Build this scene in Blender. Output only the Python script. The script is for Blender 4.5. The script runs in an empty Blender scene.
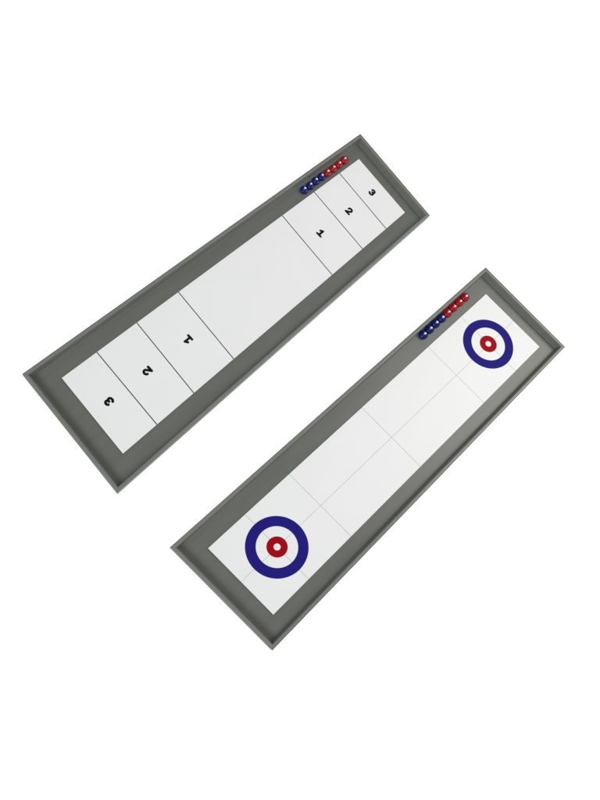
import bpy, bmesh, math, random
from mathutils import Vector, Matrix

random.seed(7)
scn = bpy.context.scene
COL = scn.collection

# ------------------------------------------------------------------ materials
def new_mat(name):
    m = bpy.data.materials.new(name)
    m.use_nodes = True
    nt = m.node_tree
    b = nt.nodes["Principled BSDF"]
    return m, nt, b

def mixed(nt, bsdf, c0, c1, scale, detail=4, stretch=(1, 1, 1), rough=None, bump=0.0, bump_scale=None):
    """noise-varied base colour / roughness, plus a fine bump"""
    tc = nt.nodes.new("ShaderNodeTexCoord")
    mp = nt.nodes.new("ShaderNodeMapping")
    mp.inputs["Scale"].default_value = stretch
    nt.links.new(tc.outputs["Object"], mp.inputs["Vector"])
    n = nt.nodes.new("ShaderNodeTexNoise")
    n.inputs["Scale"].default_value = scale
    n.inputs["Detail"].default_value = detail
    nt.links.new(mp.outputs["Vector"], n.inputs["Vector"])
    mx = nt.nodes.new("ShaderNodeMix"); mx.data_type = 'RGBA'
    mx.inputs[6].default_value = (*c0, 1); mx.inputs[7].default_value = (*c1, 1)
    nt.links.new(n.outputs["Fac"], mx.inputs[0])
    nt.links.new(mx.outputs[2], bsdf.inputs["Base Color"])
    if rough:
        mr = nt.nodes.new("ShaderNodeMapRange")
        mr.inputs[3].default_value, mr.inputs[4].default_value = rough
        nt.links.new(n.outputs["Fac"], mr.inputs[0])
        nt.links.new(mr.outputs[0], bsdf.inputs["Roughness"])
    if bump:
        n2 = nt.nodes.new("ShaderNodeTexNoise")
        n2.inputs["Scale"].default_value = bump_scale or scale * 6
        n2.inputs["Detail"].default_value = 3
        nt.links.new(mp.outputs["Vector"], n2.inputs["Vector"])
        bp = nt.nodes.new("ShaderNodeBump")
        bp.inputs["Strength"].default_value = bump
        bp.inputs["Distance"].default_value = 0.001
        nt.links.new(n2.outputs["Fac"], bp.inputs["Height"])
        nt.links.new(bp.outputs["Normal"], bsdf.inputs["Normal"])

M = {}
m, nt, b = new_mat("grey_paint")
mixed(nt, b, (0.090, 0.094, 0.083), (0.126, 0.130, 0.114), 16, 8, (0.3, 2.2, 1), (0.30, 0.46), 0.16, 200)
M["paint"] = m
m, nt, b = new_mat("grey_rail_paint")
mixed(nt, b, (0.130, 0.135, 0.122), (0.168, 0.172, 0.156), 22, 7, (0.4, 2.0, 1), (0.32, 0.5), 0.14, 220)
M["rail"] = m
m, nt, b = new_mat("white_laminate")
mixed(nt, b, (0.708, 0.714, 0.714), (0.738, 0.743, 0.742), 9, 4, (1, 1, 1), (0.36, 0.44), 0.02, 400)
b.inputs["Specular IOR Level"].default_value = 0.3
M["white"] = m
m, nt, b = new_mat("board_edge")
mixed(nt, b, (0.022, 0.021, 0.019), (0.04, 0.038, 0.034), 60, 3, rough=(0.6, 0.8))
M["edge"] = m
for nm, c in (("black_ink", (0.006, 0.006, 0.007)), ("line_ink", (0.028, 0.027, 0.027)),
              ("hairline_ink", (0.42, 0.42, 0.42)), ("blue_ink", (0.013, 0.008, 0.16)), ("red_ink", (0.29, 0.0003, 0.006))):
    m, nt, b = new_mat(nm)
    c1 = tuple(min(1, v * 1.12) for v in c)
    mixed(nt, b, c, c1, 80, 3, rough=(0.5, 0.6))
    b.inputs["Specular IOR Level"].default_value = 0.06
    M[nm] = m
for nm, c in (("blue_plastic", (0.002, 0.003, 0.105)), ("red_plastic", (0.27, 0.001, 0.008))):
    m, nt, b = new_mat(nm)
    mixed(nt, b, c, tuple(v * 1.25 for v in c), 120, 2, rough=(0.14, 0.2))
    b.inputs["Specular IOR Level"].default_value = 0.32
    M[nm] = m
m, nt, b = new_mat("polished_steel")
mixed(nt, b, (0.62, 0.60, 0.58), (0.72, 0.70, 0.68), 90, 2, rough=(0.18, 0.28))
b.inputs["Metallic"].default_value = 1.0
M["steel"] = m
# white backdrop with an added glow that washes out the trays' shadows
m, nt, b = new_mat("glowing_backdrop")
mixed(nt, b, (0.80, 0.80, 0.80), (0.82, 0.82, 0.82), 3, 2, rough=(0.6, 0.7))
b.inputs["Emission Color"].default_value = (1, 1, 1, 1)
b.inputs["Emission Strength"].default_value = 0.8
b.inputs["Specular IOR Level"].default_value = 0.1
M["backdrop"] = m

# ------------------------------------------------------------------ helpers
def link(name, bm, mats, parent=None, smooth=None):
    bmesh.ops.recalc_face_normals(bm, faces=bm.faces)
    me = bpy.data.meshes.new(name)
    bm.to_mesh(me); bm.free()
    for mm in (mats if isinstance(mats, (list, tuple)) else [mats]):
        me.materials.append(mm)
    if smooth is not None:
        for p in me.polygons: p.use_smooth = True
        me.set_sharp_from_angle(angle=math.radians(smooth))
    o = bpy.data.objects.new(name, me)
    COL.objects.link(o)
    o.parent = parent
    return o

def tag(o, label=None, cat=None, group=None, kind=None):
    if label: o["label"] = label
    if cat: o["category"] = cat
    if group: o["group"] = group
    if kind: o["kind"] = kind
    return o

def empty(name, loc, rz=0):
    o = bpy.data.objects.new(name, None)
    o.empty_display_size = 0.05
    COL.objects.link(o)
    o.location = loc; o.rotation_euler = (0, 0, rz)
    return o

def inset(q, d):
    """quad (clockwise from above) moved inwards by d"""
    n = len(q); c = sum((Vector(p) for p in q), Vector((0, 0))) / n
    lines = []
    for i in range(n):
        a, e = Vector(q[i]), Vector(q[(i + 1) % n])
        t = (e - a).normalized(); nn = Vector((-t.y, t.x))
        if nn.dot(c - a) < 0: nn = -nn
        lines.append((a + nn * d, t))
    out = []
    for i in range(n):
        p, t = lines[i - 1]; r, s = lines[i]
        den = t.x * s.y - t.y * s.x
        k = ((r - p).x * s.y - (r - p).y * s.x) / den
        out.append(p + t * k)
    return out

def prism(q, z0, z1, bev=0.0):
    bm = bmesh.new()
    lo = [bm.verts.new((p[0], p[1], z0)) for p in q]
    hi = [bm.verts.new((p[0], p[1], z1)) for p in q]
    n = len(q)
    bm.faces.new(hi); bm.faces.new(lo[::-1])
    for i in range(n): bm.faces.new((lo[i], lo[(i + 1) % n], hi[(i + 1) % n], hi[i]))
    if bev:
        es = [e for e in bm.edges if e.verts[0].co.z == z1 and e.verts[1].co.z == z1]
        bmesh.ops.bevel(bm, geom=es, offset=bev, segments=2, affect='EDGES')
    return bm

TI, H, TH = 0.0118, 0.0250, 0.0040        # rail thickness, rail height over the tray floor, floor thickness

def rail(q, i, name, parent):
    r = 0.0022
    prof = [(0, -TH), (0, H - r)]
    for k in range(1, 5):
        a = math.pi * (1 - k / 8.0); prof.append((r + r * math.cos(a), H - r + r * math.sin(a)))
    for k in range(0, 5):
        a = math.pi / 2 * (1 - k / 4.0); prof.append((TI - r + r * math.cos(a), H - r + r * math.sin(a)))
    f = 0.0018                                            # little filler fillet where rail meets floor
    prof += [(TI + 0.0034, f)]
    for k in range(1, 5):
        a = math.pi + math.pi / 2 * k / 4.0; prof.append((TI + 0.0034 + f + f * math.cos(a), f + f * math.sin(a) - 0.0002 * k / 4))
    prof += [(TI + 0.0034 + f, -TH * 0.5), (TI - 0.002, -TH)]
    bm = bmesh.new()
    j = (i + 1) % 4
    A, B = [], []
    for d, z in prof:
        qq = inset(q, d); a, e = qq[i], qq[j]; t = (e - a).normalized() * 0.00012
        A.append(bm.verts.new((a.x + t.x, a.y + t.y, z))); B.append(bm.verts.new((e.x - t.x, e.y - t.y, z)))
    n = len(prof)
    for k in range(n): bm.faces.new((A[k], A[(k + 1) % n], B[(k + 1) % n], B[k]))
    bm.faces.new(A); bm.faces.new(B[::-1])
    return link(name, bm, M["rail"], parent, 40)

def strip(a, e, w, z, t=0.0002):
    a, e = Vector(a), Vector(e); d = (e - a).normalized(); n = Vector((-d.y, d.x)) * w / 2
    return prism([a + n, e + n, e - n, a - n], z, z + t)

# digits: strokes of round-ended ink, merged into one outline through a distance field
def arc(cx, cy, r, a0, a1, n=14, ry=None):
    ry = ry or r
    return [(cx + r * math.cos(math.radians(a0 + (a1 - a0) * k / n)), cy + ry * math.sin(math.radians(a0 + (a1 - a0) * k / n))) for k in range(n + 1)]
DIGITS = {
    "1": [[(0, -.5), (0, .5)], [(0, .5), (-.36, .24)], [(-.40, -.5), (.40, -.5)]],
    "2": [arc(0, .19, .33, 172, -28, 16, .31) + [(-.37, -.5), (.40, -.5)]],
    "3": [arc(-.01, .25, .30, 158, -88, 16, .25), arc(-.01, -.24, .35, 90, -158, 16, .26)],
}
def seg_d(px, py, a, e):
    vx, vy = e[0] - a[0], e[1] - a[1]; L = vx * vx + vy * vy
    t = max(0, min(1, ((px - a[0]) * vx + (py - a[1]) * vy) / L)) if L else 0
    return math.hypot(px - a[0] - t * vx, py - a[1] - t * vy)
def digit_bm(ch, centre, up, size, z, rad=0.180):
    segs = [(s[k], s[k + 1]) for s in DIGITS[ch] for k in range(len(s) - 1)]
    f = lambda x, y: min(seg_d(x, y, *s) for s in segs) - rad
    N = 46; lo = -0.72; st = 1.44 / N
    bm = bmesh.new(); vs = {}
    def vert(i, j):
        if (i, j) not in vs: vs[(i, j)] = bm.verts.new((lo + i * st, lo + j * st, 0))
        return vs[(i, j)]
    for i in range(N):
        for j in range(N):
            if f(lo + (i + .5) * st, lo + (j + .5) * st) < 0:
                bm.faces.new((vert(i, j), vert(i + 1, j), vert(i + 1, j + 1), vert(i, j + 1)))
    rim = [v for v in bm.verts if any(len(e.link_faces) == 1 for e in v.link_edges)]
    for v in rim:                                            # pull the stair-stepped outline onto the true curve
        for _ in range(2):
            x, y = v.co.x, v.co.y; h = 1e-3; d = f(x, y)
            g = Vector(((f(x + h, y) - f(x - h, y)) / (2 * h), (f(x, y + h) - f(x, y - h)) / (2 * h)))
            if g.length > .2:
                s = g.normalized() * max(-st * .8, min(st * .8, d)); v.co.x -= s.x; v.co.y -= s.y
    up = Vector(up); rt = Vector((up.y, -up.x))
    for v in bm.verts:
        p = Vector(centre) + rt * v.co.x * size + up * v.co.y * size
        v.co = (p.x, p.y, z)
    ext = bmesh.ops.extrude_face_region(bm, geom=bm.faces[:])
    for g in ext["geom"]:
        if isinstance(g, bmesh.types.BMVert): g.co.z += 0.0002
    return bm

def hmap(Hm, x, y):
    w = Hm[2][0] * x + Hm[2][1] * y + Hm[2][2]
    return Vector(((Hm[0][0] * x + Hm[0][1] * y + Hm[0][2]) / w, (Hm[1][0] * x + Hm[1][1] * y + Hm[1][2]) / w))

def annulus(fn, r0, r1, z, n=128, t=0.0002):
    bm = bmesh.new(); R = []
    for r, zz in ((r0, z), (r1, z), (r1, z + t), (r0, z + t)):
        R.append([bm.verts.new((*fn(r * math.cos(2 * math.pi * k / n), r * math.sin(2 * math.pi * k / n)), zz)) for k in range(n)])
    for k in range(n):
        l = (k + 1) % n
        for q in range(4):
            s = (q + 1) % 4
            bm.faces.new((R[q][k], R[q][l], R[s][l], R[s][k]))
    return bm

def lathe(prof, n=40):
    bm = bmesh.new(); rings = []
    for r, z in prof:
        rings.append([bm.verts.new((0, 0, z))] if r < 1e-6 else
                     [bm.verts.new((r * math.cos(2 * math.pi * k / n), r * math.sin(2 * math.pi * k / n), z)) for k in range(n)])
    for a, c in zip(rings, rings[1:]):
        for k in range(n):
            l = (k + 1) % n
            if len(a) == 1 and len(c) == 1: continue
            if len(a) == 1: bm.faces.new((a[0], c[k], c[l]))
            elif len(c) == 1: bm.faces.new((a[k], a[l], c[0]))
            else: bm.faces.new((a[k], a[l], c[l], c[k]))
    return bm

# ------------------------------------------------------------------ the surface
SC = 0.25
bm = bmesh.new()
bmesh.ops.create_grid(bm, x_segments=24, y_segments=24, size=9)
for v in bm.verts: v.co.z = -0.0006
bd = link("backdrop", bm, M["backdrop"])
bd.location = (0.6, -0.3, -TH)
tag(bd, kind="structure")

# ------------------------------------------------------------------ trays
HS = 0.0030
def tray(loc, rz, outer, sheet, label):
    t = empty("game_tray", loc, rz)
    tag(t, label, "game tray", "long grey tabletop game trays")
    link("floor_panel", prism(inset(outer, TI - 0.003), -TH + 0.0004, 0.0), M["paint"], t)
    for i in range(4):
        rail(outer, i, "side_rail" if i % 2 == 0 else "end_rail", t)
    bm = prism(sheet, -0.0006, HS)
    bm.faces.ensure_lookup_table()
    for f in bm.faces:
        f.normal_update()
        f.material_index = 0 if abs(f.normal.z) > .9 else 1
    s = link("playing_board", bm, [M["white"], M["edge"]], t)
    return t, s

A_OUT = [(-0.66704, 0.19923), (0.6917, 0.18885), (0.6694, -0.18292), (-0.69406, -0.20516)]
A_SH = [(-0.59664, 0.13334), (0.63072, 0.12691), (0.61773, -0.11684), (-0.61294, -0.13147)]
A_LOC = (0.60261, -0.00229, 0.0)
A_LINES = [((-0.47959, 0.13063), (-0.49306, -0.12899)), ((-0.33872, 0.12887), (-0.35593, -0.12623)),
           ((-0.18261, 0.12642), (-0.19807, -0.12473)), ((0.2544, 0.12699), (0.23985, -0.12262)),
           ((0.40496, 0.12409), (0.39117, -0.11758)), ((0.53049, 0.12714), (0.51476, -0.11506))]
A_NUM = [("3", -0.5464, 0.00307), ("2", -0.41182, 0.00351), ("1", -0.26158, 0.0034),
         ("1", 0.31591, 0.00653), ("2", 0.45509, 0.00657), ("3", 0.57508, 0.00766)]
B_OUT = [(-0.70314, 0.19096), (0.67725, 0.19146), (0.70367, -0.19419), (-0.67778, -0.18823)]
B_SH = [(-0.62923, 0.12092), (0.61959, 0.12196), (0.63951, -0.13486), (-0.61368, -0.12826)]
B_LOC, B_ROT = (0.61128, -0.61595, 0.0), -0.0301
ctrB = None

ta, sa = tray(A_LOC, 0, A_OUT, A_SH, "long grey tray whose white board is ruled into boxes numbered 1, 2, 3")
def edge_y(x, top):                 # board edge at x (top or bottom long side)
    p, q = (A_SH[0], A_SH[1]) if top else (A_SH[3], A_SH[2])
    return p[1] + (q[1] - p[1]) * (x - p[0]) / (q[0] - p[0])
for (a, e) in A_LINES:
    a = (a[0], edge_y(a[0], True) - 0.0003); e = (e[0], edge_y(e[0], False) + 0.0003)
    link("dividing_line", strip(a, e, 0.0026, HS), M["line_ink"], sa)
for k, (ch, x, y) in enumerate(A_NUM):
    up = Vector((-1, -0.006)) if k < 3 else Vector((1, 0.01))
    n = link("numeral", digit_bm(ch, (x, y), up.normalized(), 0.0204, HS + 0.00005), M["black_ink"], sa)
    n["label"] = "black bold numeral %s" % ch

tb, sb = tray(B_LOC, B_ROT, B_OUT, B_SH, "long grey tray whose white board carries a blue and red target at each end")
# board plan (unit = board width) to the board as it lies in the tray
HMB = [(0.97454, -0.06224, -0.01085), (-0.0022, 0.99673, 0.00654), (-0.00596, 0.00301, 1.0)]
# centre of the tray in the plan's own frame, so that plan coordinates land in tray coordinates
OFF = (2.50596, 0.02241)
def plan(x, y):
    p = hmap(HMB, x, y)
    return Vector((p.x * SC - PX, p.y * SC - PY))
PX = PY = 0.0
c0 = plan(0, .5); PX, PY = c0.x - B_SH[0][0], c0.y - B_SH[0][1]
L = 4.982
link("centre_line", strip(plan(0.002, -0.008), plan(L - 0.002, -0.008), 0.0012, HS), M["hairline_ink"], sb)
for x in (0.549, 1.245, 2.489, 3.756, 4.4387):
    link("cross_line", strip(plan(x, .4985), plan(x, -.4985), 0.0012, HS + 0.00005), M["hairline_ink"], sb)
for cx, cy in ((0.5494, -0.0041), (4.4387, -0.0009)):
    fn = lambda dx, dy: plan(cx + dx, cy + dy)
    link("target_ring", annulus(fn, 0.2345, 0.352, HS + 0.0001), M["blue_ink"], sb)["label"] = "wide blue outer ring"
    link("target_ring", annulus(fn, 0.0375, 0.1185, HS + 0.0001), M["red_ink"], sb)["label"] = "red inner ring"
    link("target_button", annulus(fn, 0.0055, 0.0385, HS + 0.0002, 48), M["white"], sb)["label"] = "white centre of the target"
    link("centre_mark", prism([fn(0.0056 * math.cos(-a * math.pi / 8), 0.0056 * math.sin(-a * math.pi / 8)) for a in range(16)], HS + 0.0002, HS + 0.00045), M["hairline_ink"], sb)

# ------------------------------------------------------------------ pucks
R0 = 0.01415
body_prof = [(0, 0), (0.0112, 0), (0.0124, 0.0004), (0.0136, 0.0018), (0.01405, 0.0036), (0.01415, 0.0052), (0.01400, 0.0072),
             (0.0134, 0.0092), (0.0124, 0.0106), (0.0112, 0.0113), (0.0103, 0.01155), (0.0098, 0.0120), (0.0094, 0.0130),
             (0.0087, 0.0146), (0.0076, 0.0160), (0.0062, 0.0170), (0.0056, 0.0173), (0.0052, 0.0174), (0.0049, 0.0168), (0, 0.0166)]
ball_prof = [(0, 0.0166)] + [(0.0046 * math.cos(a), 0.0170 + 0.0034 * math.sin(a)) for a in [math.radians(d) for d in range(0, 90, 15)]] + [(0, 0.0204)]
protos = {}
def puck(col, parent_m, x, y, sc, label, grp):
    w = parent_m @ Vector((x, y, 0.0003))
    if col not in protos:
        r = empty("puck", w)
        pb = link("puck_body", lathe(body_prof), M[col + "_plastic"], r, 40)
        st = link("steel_ball", lathe(ball_prof, 28), M["steel"], r, 60)
        protos[col] = r
    else:
        src = protos[col]
        r = src.copy(); COL.objects.link(r); r.location = w
        for ch in src.children:
            c = ch.copy(); COL.objects.link(c); c.parent = r
    r.scale = (sc, sc, sc)
    r.rotation_euler = (0, 0, random.uniform(0, 6.28))
    tag(r, label, "puck", grp)
A_P = [(0.38014, 0.15276), (0.40683, 0.15163), (0.43697, 0.15465), (0.46577, 0.1536), (0.49257, 0.15273), (0.52354, 0.15173), (0.55131, 0.15173), (0.57972, 0.15357)]
B_P = [(0.32104, 0.16114), (0.35012, 0.16155), (0.38273, 0.16304), (0.41368, 0.16214), (0.44323, 0.16208), (0.47504, 0.1628), (0.50785, 0.16262), (0.54149, 0.16234)]
def place(P, mat, sc, where, grp):
    # evenly touching row along the rail, each with its own small sideways offset
    n = len(P); x0 = P[0][0]; step = (P[-1][0] - P[0][0]) / (n - 1); my = sum(p[1] for p in P) / n
    for k in range(n):
        x = x0 + step * k; y = my + (P[k][1] - my) * 0.6
        col = "blue" if k < 4 else "red"
        j = k if k < 4 else 7 - k
        lab = [f"{col} puck at the outer {col} end of the puck row {where}",
               f"{col} puck second from the {col} end of the puck row {where}",
               f"{col} puck third from the {col} end of the puck row {where}",
               f"{col} puck at mid-row touching a {'red' if col == 'blue' else 'blue'} one {where}"][j]
        puck(col, mat, x, y, sc, lab, grp)
mA = Matrix.Translation(A_LOC); mB = Matrix.Translation(B_LOC) @ Matrix.Rotation(B_ROT, 4, 'Z')
place(A_P, mA, 1.0, "in the numbered tray", "pucks lined up in the numbered tray")
place(B_P, mB, 1.1, "in the target tray", "pucks lined up in the target tray")

# ------------------------------------------------------------------ camera
cam = bpy.data.cameras.new("camera"); co = bpy.data.objects.new("camera", cam); COL.objects.link(co)
rows = [[0.6883623016778626, -0.6311831231964319, 0.35744259206305184],
        [-0.6802182800200604, -0.7328372181576295, 0.015896641454653263],
        [0.2519135430168573, -0.25408363387971405, -0.9337998126845544]]
ex, ey, ez = (Vector([r[k] for r in rows]) for k in range(3))
co.matrix_world = Matrix(((ex.x, -ey.x, -ez.x, -0.16841), (ex.y, -ey.y, -ez.y, -0.37803), (ex.z, -ey.z, -ez.z, 1.66977), (0, 0, 0, 1)))
cam.sensor_fit = 'AUTO'; cam.sensor_width = 36; cam.lens = 36 * 600 / 800.0
cam.clip_start = 0.01; cam.clip_end = 100
scn.camera = co

# ------------------------------------------------------------------ light
w = bpy.data.worlds.new("World"); scn.world = w; w.use_nodes = True
w.node_tree.nodes["Background"].inputs[0].default_value = (0.97, 0.985, 1.0, 1)
w.node_tree.nodes["Background"].inputs[1].default_value = 0.46
def softbox(name, loc, target, sx, sy, power, colr):
    l = bpy.data.lights.new(name, 'AREA'); l.shape = 'RECTANGLE'; l.size = sx; l.size_y = sy; l.energy = power; l.color = colr
    o = bpy.data.objects.new(name, l); COL.objects.link(o); o.location = loc
    d = Vector(target) - Vector(loc); o.rotation_euler = d.to_track_quat('-Z', 'Y').to_euler()
    return o
softbox("softbox_key", (-6.0, -0.9, 6.4), (0.8, -0.3, 0), 3.4, 3.4, 480, (0.99, 1.0, 1.0))
softbox("softbox_side", (3.0, -1.7, 2.9), (1.1, -0.2, 0), 1.9, 1.9, 70, (1.0, 0.97, 0.92))

scn.view_settings.view_transform = 'Standard'
scn.view_settings.look = 'None'
scn.view_settings.exposure = 0
scn.view_settings.gamma = 1
